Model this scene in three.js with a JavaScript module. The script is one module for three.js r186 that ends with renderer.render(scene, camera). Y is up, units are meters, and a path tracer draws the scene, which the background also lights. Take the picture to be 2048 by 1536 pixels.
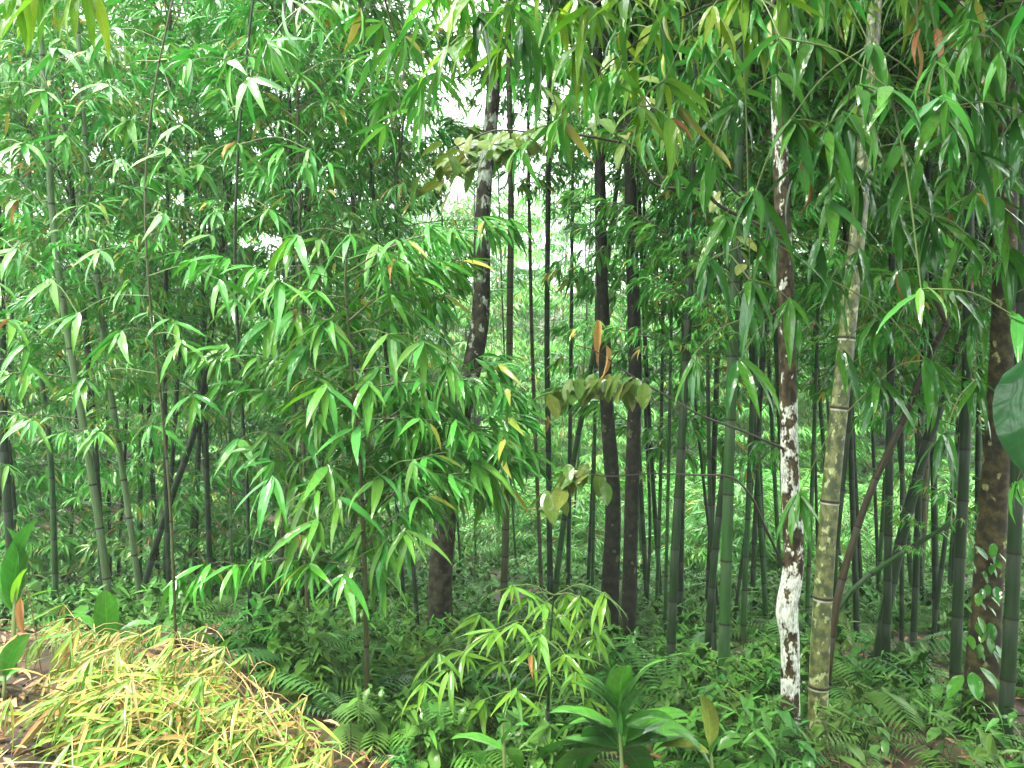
import * as THREE from 'three';
import { mergeGeometries } from 'three/addons/utils/BufferGeometryUtils.js';
import { ImprovedNoise } from 'three/addons/math/ImprovedNoise.js';

// ---------------------------------------------------------------- camera, sky, sun, exposure
const scene = new THREE.Scene();
const EYE = 1.6, FOC = 1540.3;                                  // eye height; focal length in pixels of the 2048 x 1536 photograph
const camera = new THREE.PerspectiveCamera(53, 4 / 3, 0.05, 300);
camera.position.set(0, EYE, 0);
camera.lookAt(0, EYE, -10);
scene.add(camera);

const renderer = new THREE.WebGLRenderer({ antialias: true });
renderer.setSize(1024, 768);
renderer.toneMapping = THREE.LinearToneMapping;
renderer.toneMappingExposure = 6.9;
renderer.shadowMap.enabled = true;

{ // an even overcast sky, brighter towards the zenith
  const w = 64, h = 32, data = new Float32Array(w * h * 4);
  for (let j = 0; j < h; j++) for (let i = 0; i < w; i++) {
    const el = ((j + 0.5) / h - 0.5) * Math.PI, s = Math.max(0, Math.sin(el));
    const l = (1 + 2 * s) / 3 * 1.8;
    data.set([l * 0.96, l * 1.0, l * 1.0, 1], (j * w + i) * 4);
  }
  const sky = new THREE.DataTexture(data, w, h, THREE.RGBAFormat, THREE.FloatType);
  sky.mapping = THREE.EquirectangularReflectionMapping; sky.magFilter = THREE.LinearFilter; sky.needsUpdate = true;
  scene.background = sky; scene.environment = sky;
}
const sun = new THREE.DirectionalLight(0xfff6e4, 1.5);
sun.position.set(-8, 17, -1); sun.target.position.set(0, 0, -5);
sun.castShadow = true; sun.shadow.radius = 40; sun.shadow.mapSize.set(2048, 2048);
Object.assign(sun.shadow.camera, { left: -16, right: 16, top: 16, bottom: -16, near: 0.5, far: 60 });
scene.add(sun, sun.target);
scene.fog = new THREE.FogExp2(new THREE.Color().setRGB(0.84, 0.96, 0.92), 0.0016);

// ---------------------------------------------------------------- helpers
let seed = 20240611;
const rnd = () => { seed = (seed + 0x6D2B79F5) | 0; let t = Math.imul(seed ^ (seed >>> 15), 1 | seed); t = (t + Math.imul(t ^ (t >>> 7), 61 | t)) ^ t; return ((t ^ (t >>> 14)) >>> 0) / 4294967296; };
const rr = (a, b) => a + (b - a) * rnd();
const pick = a => a[Math.floor(rnd() * a.length)];
const gauss = () => (rnd() + rnd() + rnd() - 1.5) / 1.5;
const V = (x, y, z) => new THREE.Vector3(x, y, z);
const P = (px, py, d) => V((px - 1024) / FOC * d, EYE - (py - 768) / FOC * d, -d);
const smooth = (a, b, x) => { const t = Math.min(1, Math.max(0, (x - a) / (b - a))); return t * t * (3 - 2 * t); };
const noise = new ImprovedNoise();
const fbm = (x, y, z, o = 4) => { let s = 0, a = 0.5; for (let i = 0; i < o; i++) { s += a * noise.noise(x, y, z); x *= 2.03; y *= 2.03; z *= 2.03; a *= 0.5; } return s; };
const ground = (x, z) => {
  const d = -z;
  let y = -0.085 * Math.max(-2, d) - 0.05 * Math.max(0, Math.min(d, 14) - 5);
  y += 0.55 * smooth(-0.3, -2.2, x) * smooth(7.5, 4, d) * smooth(-3, 1.5, d);
  y += 0.32 * Math.max(0, d - 16);
  y += 0.12 * noise.noise(x * 0.6, 3.1, z * 0.6) + 0.04 * noise.noise(x * 2.1, 7.7, z * 2.1);
  return y;
};
const used = {};
const numbered = n => { used[n] = (used[n] ?? -1) + 1; return used[n] ? `${n}_${String(used[n]).padStart(3, '0')}` : n; };
function thing(name, label, category, pos, group) {
  const o = new THREE.Group(); o.name = numbered(name); o.position.copy(pos); scene.add(o);
  o.userData = { label, category }; if (group) o.userData.group = group;
  return o;
}
function part(name, geo, mat, parent, label) {
  const m = new THREE.Mesh(geo, mat); m.name = name; parent.add(m);
  if (label) m.userData.label = label;
  return m;
}
function structure(name, geo, mat) { const m = new THREE.Mesh(geo, mat); m.name = name; m.userData = { kind: 'structure' }; scene.add(m); return m; }

// a tube through points with a radius at each; uv: round 0..1, along in metres; optional colour(t, s, angle)
function tube(pts, radii, sides = 8, opt = {}) {
  const curve = opt.exact ? null : new THREE.CatmullRomCurve3(pts, false, 'centripetal');
  const n = opt.exact ? pts.length - 1 : (opt.rows ?? Math.max(4, (pts.length - 1) * 4));
  const C = [], R = [];
  for (let i = 0; i <= n; i++) {
    const t = i / n;
    if (curve) { C.push(curve.getPoint(t)); const f = t * (radii.length - 1), k = Math.min(radii.length - 2, Math.floor(f)); R.push(radii[k] + (radii[k + 1] - radii[k]) * (f - k)); }
    else { C.push(pts[i]); R.push(radii[i]); }
  }
  const pos = [], nor = [], uv = [], col = [], idx = [];
  let T = C[1].clone().sub(C[0]).normalize(), N = V(1, 0, 0); if (Math.abs(T.x) > 0.8) N.set(0, 0, 1);
  let len = 0;
  for (let i = 0; i <= n; i++) {
    const a = C[Math.max(0, i - 1)], b = C[Math.min(n, i + 1)];
    T = b.clone().sub(a).normalize(); N.addScaledVector(T, -N.dot(T)).normalize(); const B = T.clone().cross(N);
    if (i) len += C[i].distanceTo(C[i - 1]);
    for (let k = 0; k <= sides; k++) {
      const an = k / sides * Math.PI * 2, dir = N.clone().multiplyScalar(Math.cos(an)).addScaledVector(B, Math.sin(an));
      let r = R[i]; if (opt.bump) r *= 1 + opt.bump(len, k % sides, sides);
      pos.push(C[i].x + dir.x * r, C[i].y + dir.y * r, C[i].z + dir.z * r); nor.push(dir.x, dir.y, dir.z); uv.push(k / sides, len);
      if (opt.color) col.push(...opt.color(i, len, an));
    }
    if (i) for (let k = 0; k < sides; k++) { const p = (i - 1) * (sides + 1) + k, q = p + sides + 1; idx.push(p, p + 1, q, p + 1, q + 1, q); }
  }
  const g = new THREE.BufferGeometry();
  g.setAttribute('position', new THREE.Float32BufferAttribute(pos, 3)); g.setAttribute('normal', new THREE.Float32BufferAttribute(nor, 3)); g.setAttribute('uv', new THREE.Float32BufferAttribute(uv, 2));
  if (opt.color) g.setAttribute('color', new THREE.Float32BufferAttribute(col, 3));
  g.setIndex(idx);
  if (opt.bump) g.computeVertexNormals();
  return g;
}
// a blade: base at the origin, along +z, upper face +y; profile w(t) 0..1; bends down by `bend` radians
const lance = t => Math.pow(Math.sin(Math.PI * Math.pow(t, 0.62)), 0.85) * (1 - 0.25 * t);
const oval = t => Math.pow(Math.sin(Math.PI * Math.pow(t, 0.8)), 0.72);
function blade(len, width, { rows = 8, across = 2, bend = 0.6, fold = 0.2, ripple = 0, prof = lance, twist = 0, s = 0 } = {}) {
  const pos = [], uv = [], idx = [], w = across + 1;
  let y = 0, z = 0;
  for (let i = 0; i <= rows; i++) {
    const t = i / rows, a = bend * t * t;
    if (i) { const am = bend * Math.pow((i - 0.5) / rows, 2); z += Math.cos(am) * len / rows; y -= Math.sin(am) * len / rows; }
    const hw = i === rows ? 0.0005 : (i === 0 ? width * 0.06 : width * 0.5 * prof(t));
    for (let k = 0; k <= across; k++) {
      const u = k / across * 2 - 1, tw = twist * t;
      const rp = ripple * (noise.noise(t * 9 + s, u * 1.7, s * 3.3) + 0.6 * Math.sin(t * 16 + s * 5 + u * 2) * Math.abs(u));
      const h = fold * Math.abs(u) * hw + rp, x = u * hw;
      pos.push(x * Math.cos(tw) - h * Math.sin(tw), y + Math.cos(a) * (h * Math.cos(tw) + x * Math.sin(tw)), z + Math.sin(a) * h); uv.push(k / across, t);
    }
    if (i) for (let k = 0; k < across; k++) { const p = (i - 1) * w + k, q = p + w; idx.push(p, q, p + 1, p + 1, q, q + 1); }
  }
  const g = new THREE.BufferGeometry();
  g.setAttribute('position', new THREE.Float32BufferAttribute(pos, 3)); g.setAttribute('uv', new THREE.Float32BufferAttribute(uv, 2));
  g.setIndex(idx); g.computeVertexNormals();
  return g;
}
const M4 = new THREE.Matrix4(), E = new THREE.Euler(0, 0, 0, 'YXZ'), Q = new THREE.Quaternion();
const mat4 = (p, yaw, down, roll, s) => new THREE.Matrix4().compose(p, new THREE.Quaternion().setFromEuler(E.set(down, yaw, roll, 'YXZ')), s.isVector3 ? s : V(s, s, s));
function tinted(g, r, gg, b) { const n = g.attributes.position.count, a = new Float32Array(n * 3); for (let i = 0; i < n; i++) a.set([r, gg, b], i * 3); g.setAttribute('color', new THREE.BufferAttribute(a, 3)); return g; }

// ---------------------------------------------------------------- textures
function dataTex(w, h, fn, srgb = true) {
  const d = new Uint8Array(w * h * 4);
  for (let j = 0; j < h; j++) for (let i = 0; i < w; i++) { const c = fn(i / w, j / h); d.set([c[0], c[1], c[2]].map(v => Math.max(0, Math.min(255, v * 255))).concat(255), (j * w + i) * 4); }
  const t = new THREE.DataTexture(d, w, h); t.magFilter = THREE.LinearFilter; t.minFilter = THREE.LinearMipmapLinearFilter; t.generateMipmaps = true;
  t.wrapS = t.wrapT = THREE.RepeatWrapping; if (srgb) t.colorSpace = THREE.SRGBColorSpace; t.needsUpdate = true; return t;
}
const mixc = (a, b, t) => a.map((v, i) => v + (b[i] - v) * t);
const leafTex = dataTex(64, 256, (u, v) => {           // parallel veins, pale midrib, faint blotches
  const x = Math.abs(u - 0.5) * 2;
  let k = 0.86 + 0.05 * Math.sin(u * 90) + 0.12 * fbm(u * 4, v * 9, 1.5) + 0.05 * noise.noise(u * 40, v * 6, 2);
  const mid = smooth(0.09, 0.02, x);
  return [k + 0.12 * mid, k + 0.10 * mid, k + 0.06 * mid];
});
const wornTex = dataTex(64, 256, (u, v) => {           // an older leaf: browned tip and margin spots
  const x = Math.abs(u - 0.5) * 2, k = 0.84 + 0.05 * Math.sin(u * 90) + 0.14 * fbm(u * 4 + 7, v * 9, 1.5), n = fbm(u * 5, v * 12, 8.5);
  const b = Math.max(smooth(0.84, 0.97, v + 0.25 * n), smooth(0.22, 0.32, n + 0.15 * x) * 0.7);
  return mixc([k, k, k], [0.98, 0.62, 0.3], b);
});
const broadTex = dataTex(128, 256, (u, v) => {         // midrib and side veins
  const x = Math.abs(u - 0.5) * 2;
  const side = smooth(0.86, 1.0, Math.cos((v * 9 - x * 1.1) * Math.PI * 2));
  const k = 0.82 + 0.16 * fbm(u * 6, v * 8, 5.5), r = Math.max(smooth(0.07, 0.02, x), 0.45 * side);
  return [k + 0.16 * r, k + 0.14 * r, k + 0.06 * r];
});
const wetTex = dataTex(128, 256, (u, v) => {           // where the film of rain water lies
  const n = fbm(u * 5, v * 14, 9.5) + 0.5 * noise.noise(u * 18, v * 50, 4);
  const k = 0.55 + 0.45 * smooth(-0.25, 0.1, n); return [k, k, k];
}, false);
const barkTex = (base, pale, dark, amount, s, streak = 3) => dataTex(256, 512, (u, v) => {
  const a = u * Math.PI * 2, x = Math.cos(a), y = Math.sin(a);
  let c = mixc(dark, base, smooth(-0.25, 0.25, fbm(x * 1.3 + s, y * 1.3, v * 46)));
  const l = fbm(x * 1.1 + s * 2, y * 1.1, v * 34 + 4, 5);
  c = mixc(c, pale, smooth(0.22 - amount, 0.30 - amount, l) * 0.9);
  const g = 1 + 0.25 * noise.noise(x * 9, y * 9, v * 190) + 0.12 * noise.noise(x * 3, y * 3, v * 300);
  return c.map(q => q * g);
});
const soilTex = dataTex(512, 512, (u, v) => {
  const a = fbm(u * 7, v * 7, 0.5, 5), b = fbm(u * 26, v * 26, 4.5, 4);
  const c = mixc([0.15, 0.12, 0.085], [0.27, 0.205, 0.14], smooth(-0.3, 0.35, a + 0.5 * b));
  return mixc(c, [0.16, 0.20, 0.08], smooth(0.1, 0.35, fbm(u * 5 + 9, v * 5, 2)) * 0.6);
});

// ---------------------------------------------------------------- materials (linear base colours)
const leafMat = (r, g, b, { coat = 0.9, cr = 0.07, trans = 0.32, map = leafTex, vc = false } = {}) => {
  const m = new THREE.MeshPhysicalMaterial({ roughness: 0.9, specularIntensity: 0.35, clearcoat: coat, clearcoatRoughness: cr, clearcoatMap: wetTex, transmission: trans, thickness: 0, side: THREE.DoubleSide, map, vertexColors: vc });
  m.color.setRGB(r, g, b); return m;
};
const solid = (r, g, b, rough = 0.7, o = {}) => { const m = new THREE.MeshPhysicalMaterial({ roughness: rough, ...o }); m.color.setRGB(r, g, b); return m; };
const M = {
  spray: leafMat(1, 1, 1, { vc: true, map: null }),
  fresh: [leafMat(0.075, 0.36, 0.04), leafMat(0.11, 0.41, 0.045, { map: wornTex }), leafMat(0.06, 0.32, 0.042), leafMat(0.16, 0.43, 0.045)],
  deep: [leafMat(0.045, 0.23, 0.014), leafMat(0.07, 0.29, 0.016, { map: wornTex }), leafMat(0.028, 0.17, 0.018)],
  lime: [leafMat(0.22, 0.48, 0.015, { trans: 0.58 }), leafMat(0.17, 0.42, 0.015, { trans: 0.58 }), leafMat(0.12, 0.36, 0.015, { trans: 0.58 }), leafMat(0.32, 0.52, 0.02, { trans: 0.58 })],
  pale: [leafMat(0.25, 0.42, 0.05, { coat: 0.6 }), leafMat(0.18, 0.38, 0.045, { coat: 0.6 }), leafMat(0.37, 0.43, 0.08, { coat: 0.5, map: wornTex }), leafMat(0.13, 0.33, 0.04, { coat: 0.6 }), leafMat(0.42, 0.36, 0.12, { coat: 0.4, map: wornTex })],
  dry: [leafMat(0.50, 0.24, 0.09, { coat: 0.4, trans: 0.3 }), leafMat(0.38, 0.17, 0.06, { coat: 0.4, trans: 0.3 }), leafMat(0.60, 0.36, 0.10, { coat: 0.4, trans: 0.3 })],
  broad: [leafMat(0.10, 0.23, 0.03, { map: broadTex, coat: 0.8 }), leafMat(0.14, 0.25, 0.03, { map: broadTex, coat: 0.8 }), leafMat(0.18, 0.24, 0.035, { map: broadTex, coat: 0.7 })],
  ginger: [leafMat(0.05, 0.26, 0.022, { map: broadTex, coat: 1, cr: 0.1, trans: 0.3 }), leafMat(0.08, 0.32, 0.026, { map: broadTex, coat: 1, cr: 0.1, trans: 0.3 }), leafMat(0.22, 0.30, 0.04, { map: broadTex, trans: 0.3 })],
  fern: [leafMat(0.03, 0.12, 0.02, { map: null, coat: 0.6 }), leafMat(0.045, 0.16, 0.024, { map: null, coat: 0.6 }), leafMat(0.06, 0.15, 0.02, { map: null, coat: 0.5 })],
  herb: leafMat(1, 1, 1, { vc: true, map: null, coat: 0.22, cr: 0.15, trans: 0 }),
  crown: (() => { const m = solid(1, 1, 1, 0.6); m.vertexColors = true; m.side = THREE.DoubleSide; return m; })(),
  wetDark: leafMat(0.016, 0.10, 0.022, { map: broadTex, coat: 1, cr: 0.07, trans: 0.15 }),
  litter: leafMat(1, 1, 1, { vc: true, map: null, coat: 0.3, trans: 0 }),
  twig: solid(0.10, 0.15, 0.04, 0.55), darkTwig: solid(0.035, 0.032, 0.022, 0.6), tanTwig: solid(0.45, 0.32, 0.13, 0.6), brownTwig: solid(0.16, 0.10, 0.05, 0.7),
  stem: (() => { const m = solid(1, 1, 1, 0.6, { specularIntensity: 0.4, clearcoat: 0.08, clearcoatRoughness: 0.3 }); m.vertexColors = true; m.map = dataTex(64, 256, (u, v) => { const k = 0.82 + 0.2 * fbm(Math.cos(u * 6.283) * 2, Math.sin(u * 6.283) * 2, v * 6) + 0.06 * noise.noise(Math.cos(u * 6.283) * 9, Math.sin(u * 6.283) * 9, v * 3); return [k, k, k]; }); return m; })(),
  soil: solid(1, 1, 1, 0.95, { map: soilTex }),
};
soilTex.repeat.set(1, 1);

// leaf shapes shared by all individual leaves
const LEAF = [], WIDE = [], OVAL = [], GING = [];
for (let i = 0; i < 7; i++) LEAF.push(blade(1, rr(0.15, 0.185), { rows: 9, across: 4, bend: rr(0.25, 1.0), fold: rr(0.12, 0.3), ripple: 0.006, twist: rr(-0.5, 0.5), s: i * 3.7 }));
for (let i = 0; i < 4; i++) OVAL.push(blade(1, rr(0.46, 0.56), { rows: 8, across: 4, bend: rr(0.3, 0.9), fold: rr(0.1, 0.3), ripple: 0.018, prof: oval, s: i * 5.1 }));
for (let i = 0; i < 4; i++) GING.push(blade(1, rr(0.27, 0.32), { rows: 10, across: 4, bend: rr(0.5, 1.2), fold: rr(0.2, 0.35), ripple: 0.009, prof: oval, s: i * 4.3 }));
const DRY = [0, 1, 2].map(i => blade(1, rr(0.16, 0.22), { rows: 8, across: 4, bend: rr(0.5, 1.4), fold: 1.1, ripple: 0.02, twist: rr(-1.2, 1.2), s: i * 2.9 }));

// ---------------------------------------------------------------- sprays: a drooping leafy bamboo branch as one shape
function leafTint() {
  const a = rnd(); if (a < 0.012) return [0.42, 0.20, 0.07]; if (a < 0.05) return [0.26, 0.30, 0.04];
  const k = rr(0.7, 1.25), w = rr(-0.02, 0.03); return [(0.052 + w) * k, (0.275 + w * 0.6) * k, 0.026 * k];
}
const SMALL = [0, 1, 2, 3].map(i => blade(1, rr(0.14, 0.18), { rows: 4, across: 2, bend: rr(0.4, 1.1), fold: 0.25, twist: rr(-0.5, 0.5), s: i }));
const TINY = [0, 1, 2].map(i => blade(1, rr(0.15, 0.19), { rows: 2, across: 2, bend: rr(0.4, 0.9), fold: 0.25, s: i }));
for (const g of [...TINY, ...SMALL]) g.deleteAttribute('uv');
function spray(fans, lod, leafLen) {
  const bits = [], pts = [];
  const droop = rr(0.5, 1.1);
  let y = 0, z = 0; const N = 6;
  for (let i = 0; i <= N; i++) { pts.push(V(Math.sin(i * 1.3 + fans) * 0.02, y, z)); const a = -0.25 + droop * Math.pow(i / N, 1.4); z += Math.cos(a) / N; y -= Math.sin(a) / N; }
  const axis = new THREE.CatmullRomCurve3(pts);
  const add = (g, c) => { g = g.clone(); tinted(g, ...c); bits.push(g); };
  const tw = tube(pts, [0.007, 0.002], 3, { rows: 6 }); tw.deleteAttribute('uv'); add(tw, [0.07, 0.09, 0.03]);
  for (let f = 0; f < fans; f++) {
    const t = 0.12 + 0.88 * (f + 0.6) / fans, o = axis.getPoint(t), side = f % 2 ? 1 : -1;
    const yaw = side * rr(0.35, 1.4), l = rr(0.08, 0.28) * (1.15 - 0.6 * t);
    const hub = o.clone().add(V(Math.sin(yaw) * l, rr(-0.05, 0.06), Math.cos(yaw) * l));
    const t2 = tube([o, o.clone().lerp(hub, 0.5).add(V(0, 0.02, 0)), hub], [0.003, 0.0015], 3, { rows: 2 }); t2.deleteAttribute('uv'); add(t2, [0.08, 0.11, 0.03]);
    const n = Math.floor(rr(5, 9)), hy = yaw * 0.6;
    for (let i = 0; i < n; i++) {
      const a = hy + (i / (n - 1) - 0.5) * rr(2.2, 3.6) + rr(-0.15, 0.15), L = leafLen * rr(0.65, 1.2);
      const g = pick(lod).clone().applyMatrix4(mat4(hub.clone().add(V(0, 0, rr(-0.03, 0.03))), a, rr(0.25, 1.15), rr(-0.5, 0.5), L));
      tinted(g, ...leafTint()); bits.push(g);
    }
  }
  return mergeGeometries(bits);
}
const SPRAY = [0.2, 0.15, 0.23, 0.17, 0.21, 0.13].map((l, i) => spray(10 + (i % 3) * 2 + (l < 0.16 ? 5 : 0), SMALL, l));
const FARSPRAY = [0, 1, 2].map(i => spray(12, TINY, 0.24));
const tintA = (t = 1, y = 0) => new THREE.Color().setRGB(t * rr(0.8, 1.2) * (1 + y), t * rr(0.85, 1.15), t * rr(0.75, 1.25));

// foliage of one plant: many sprays, one part
function foliage(parent, mats, geo, cols) {
  const im = new THREE.InstancedMesh(geo, M.spray, mats.length); im.name = 'foliage'; im.userData = { kind: 'stuff' };
  mats.forEach((m, i) => { im.setMatrixAt(i, m); im.setColorAt(i, cols[i]); });
  parent.add(im); return im;
}

// ---------------------------------------------------------------- bamboo culms
const STEM = { dark: [0.016, 0.042, 0.012], green: [0.024, 0.085, 0.016], pale: [0.09, 0.16, 0.06], brown: [0.075, 0.085, 0.03], dead: [0.05, 0.042, 0.02], speck: [0.24, 0.27, 0.10] };
function culmGeo(curve, L, r0, r1, col, node, sides) {
  const rows = [], rad = [], cs = [];
  const put = (s, k, c) => { const t = Math.min(1, s / L); rows.push(curve.getPointAt(t)); rad.push((r0 + (r1 - r0) * t) * k); cs.push(c); };
  const dk = [0.02, 0.018, 0.012], wx = col.map(v => v * 0.9 + 0.03), cc = () => { const k = rr(0.85, 1.15); return col.map(v => v * k); };
  put(0, 1.02, cc());
  let s = rr(0.05, node);
  while (s < L - 0.05) {
    const c = cc();
    put(s - 0.03, 1, wx); put(s - 0.008, 1.01, wx); put(s - 0.003, 1.09, dk); put(s + 0.004, 1.10, dk); put(s + 0.010, 1.03, col); put(s + 0.014, 1.06, c); put(s + 0.03, 1, c);
    const st = node * rr(0.85, 1.15); if (s + st < L - 0.08) put(s + st * 0.5, 0.985, c); s += st;
  }
  put(L, 0.9, cc());
  return tube(rows, rad, sides, { exact: true, color: i => cs[i] });
}
// culm: path in photograph pixels at a depth, drawn down to the ground and on up out of the frame;
// fol = [number of sprays, lowest and highest pixel row they grow from, length of a spray in metres]; all sprays have the same leaf colours
const culms = [];
function culm(label, d, px, w0, w1, col, fol, o = {}) {
  const k = d / FOC, pts = px.map(([x, y], i) => P(x, y, d + (o.lean ?? 0) * (px[0][1] - y) / 1000));
  const b = pts[0].clone(), n = pts[1].clone().sub(b).normalize();
  const gy = ground(b.x, b.z);
  if (b.y > gy) { const t = (b.y - gy) / Math.max(0.35, n.y); pts.unshift(V(b.x - n.x * t * 0.7, gy - 0.05, b.z - n.z * t)); }
  else pts[0].y = Math.min(b.y, gy - 0.03);
  const e = pts[pts.length - 1], m = e.clone().sub(pts[pts.length - 2]).normalize();
  const ext = o.ext ?? rr(1.6, 3.0);
  if (ext > 0) { pts.push(e.clone().addScaledVector(m, ext * 0.5)); pts.push(pts[pts.length - 1].clone().add(V(m.x * ext * 0.5 + rr(-0.2, 0.2), m.y * ext * 0.45, rr(-0.2, 0.3)))); }
  const base = pts[0].clone(); for (const p of pts) p.sub(base);
  const g = thing(o.name ?? 'bamboo_culm', label, o.cat ?? 'bamboo', base, o.group);
  const curve = new THREE.CatmullRomCurve3(pts, false, 'centripetal'); curve.arcLengthDivisions = 80; const L = curve.getLength();
  part('stem', culmGeo(curve, L, w0 * k / 2, w1 * k / 2 * 0.8, STEM[col] ?? col, o.node ?? rr(0.26, 0.36), d < 6 ? 14 : 8), o.mat ?? M.stem, g);
  if (fol) {
    const [sprays, yLo, yHi, sprayLength] = fol, mats = [], cols = [];
    const lo = EYE - (yLo - 768) * k - base.y, hi = EYE - (yHi - 768) * k - base.y;
    for (let i = 0; i < sprays; i++) {
      const h = lo + (hi - lo) * (i + rnd()) / sprays; let t = 0;
      for (let q = 0; q <= 40; q++) if (curve.getPointAt(q / 40).y <= h) t = q / 40;
      const p = curve.getPointAt(t); if (Math.abs(p.y - h) > 0.5) continue;
      if (px[0][0] < 1000 && h + base.y > EYE + (768 - 420) * k && rnd() < 0.1) continue;
      const az = i * 2.4 + rr(-0.6, 0.6);
      mats.push(mat4(p, az, rr(-0.7, 0.1), rr(-0.2, 0.2), sprayLength * rr(0.6, 1.25))); cols.push(tintA(1, rr(-0.1, 0.3)));
    }
    const top = o.canopy ?? (ext > 1 ? (px[0][0] > 1300 && d < 8 ? 10 : d > 8.1 && px[0][0] < 800 ? 7 : 1) : 0);            // head of leaves above the frame, fuller where shade is wanted below
    for (let i = 0; i < top; i++) { mats.push(mat4(curve.getPointAt(1 - 0.3 * (i + rnd()) / top), i * 2.4 + rr(-0.5, 0.5), rr(-0.5, 0.2), rr(-0.2, 0.2), rr(1, 1.6))); cols.push(tintA(1, rr(-0.1, 0.3))); }
    if (mats.length) foliage(g, mats, (o.far ? pick(FARSPRAY) : pick(SPRAY)), cols);
  }
  culms.push({ g, curve, base, L });
  return { g, curve, base, L };
}
// a twig with its leaves, every leaf a mesh of its own
function fan(owner, from, hub, { n = 6, len = 0.24, mats = M.fresh, face = 0, spread = 2.8, down = [0.3, 1.1], twig = M.twig, dry = 0.006, leaf = LEAF, r = 0.0019, more = 0 } = {}) {
  const o = owner.position, a = from.clone().sub(o), h = hub.clone().sub(o);
  const mid = a.clone().lerp(h, 0.55); mid.y += a.distanceTo(h) * 0.12;
  const br = part('branch', tube([a, mid, h], [r * 1.6, r], 5, { rows: 8 }), twig, owner);
  const leafAt = (p, yaw, dn, L) => {
    const isDry = rnd() < dry, m = part('leaf', isDry ? pick(DRY) : pick(leaf), isDry ? pick(M.dry) : pick(mats), br);
    m.position.copy(p); m.rotation.set(dn, yaw, rr(-0.45, 0.45), 'YXZ'); m.scale.setScalar(isDry ? L * 0.75 : L); if (isDry) m.userData.label = 'dry orange-brown leaf';
  };
  for (let i = 0; i < n; i++) leafAt(h.clone().add(V(rr(-0.012, 0.012), rr(-0.01, 0.01), rr(-0.012, 0.012))), face + (n > 1 ? i / (n - 1) - 0.5 : 0) * spread + rr(-0.15, 0.15), rr(...down), len * rr(0.55, 1.2));
  for (let i = 0; i < more; i++) { const t = rr(0.35, 0.9), p = a.clone().lerp(h, t); p.y += a.distanceTo(h) * 0.24 * t * (1 - t); leafAt(p, rr(-2.2, 2.2) + face, rr(...down), len * rr(0.6, 1)); }
  return br;
}

// ---------------------------------------------------------------- the ground
{
  const pos = [], uv = [], idx = [], nx = 120, nz = 150;
  for (let j = 0; j <= nz; j++) for (let i = 0; i <= nx; i++) {
    const a = i / nx * 2 - 1, x = a * (6 + 44 * a * a), b = j / nz, z = 8 - 70 * Math.pow(b, 1.6);
    pos.push(x, ground(x, z), z); uv.push(x / 1.7, z / 1.7);
    if (i < nx && j < nz) { const p = j * (nx + 1) + i, q = p + nx + 1; idx.push(p, p + 1, q, p + 1, q + 1, q); }
  }
  const g = new THREE.BufferGeometry(); g.setAttribute('position', new THREE.Float32BufferAttribute(pos, 3)); g.setAttribute('uv', new THREE.Float32BufferAttribute(uv, 2)); g.setIndex(idx); g.computeVertexNormals();
  structure('ground', g, M.soil);
}

// ---------------------------------------------------------------- broad-leaved trees
function trunk(pxs, d, ws) { const pts = pxs.map(([x, y]) => P(x, y, d)); return [pts, ws.map(w => w * d / FOC / 2)]; }
function tree(name, label, d, pxs, ws, mat, o = {}) {
  const [pts, rad] = trunk(pxs, d, ws);
  const b = pts[0], gy = ground(b.x, b.z); if (b.y > gy - 0.02) { pts.unshift(V(b.x, gy - 0.06, b.z)); rad.unshift(rad[0] * 1.2); }
  const base = pts[0].clone(); for (const p of pts) p.sub(base);
  const g = thing(name, label, 'tree', base);
  const ph = rr(0, 9);
  part('trunk', tube(pts, rad, 22, { rows: pts.length * 9, bump: (s, k, n) => 0.07 * noise.noise(Math.cos(k / n * 6.283) * 1.2 + ph, Math.sin(k / n * 6.283) * 1.2, s * 3) + 0.035 * noise.noise(Math.cos(k / n * 6.283) * 3 + ph, Math.sin(k / n * 6.283) * 3, s * 14) }), mat, g);
  return { g, base, pts: pts.map(p => p.clone().add(base)) };
}
const bark = (tex, rep) => { tex.repeat.set(1, rep); const m = solid(1, 1, 1, 0.8, { map: tex, bumpMap: tex, bumpScale: 0.006, specularIntensity: 0.5, clearcoat: 0.06, clearcoatRoughness: 0.3 }); return m; };
const barkDark = bark(barkTex([0.13, 0.14, 0.085], [0.28, 0.31, 0.20], [0.06, 0.065, 0.04], -0.05, 4), 0.4);
const barkBrown = bark(barkTex([0.25, 0.23, 0.12], [0.50, 0.50, 0.34], [0.12, 0.11, 0.06], -0.04, 7), 0.4);
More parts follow.
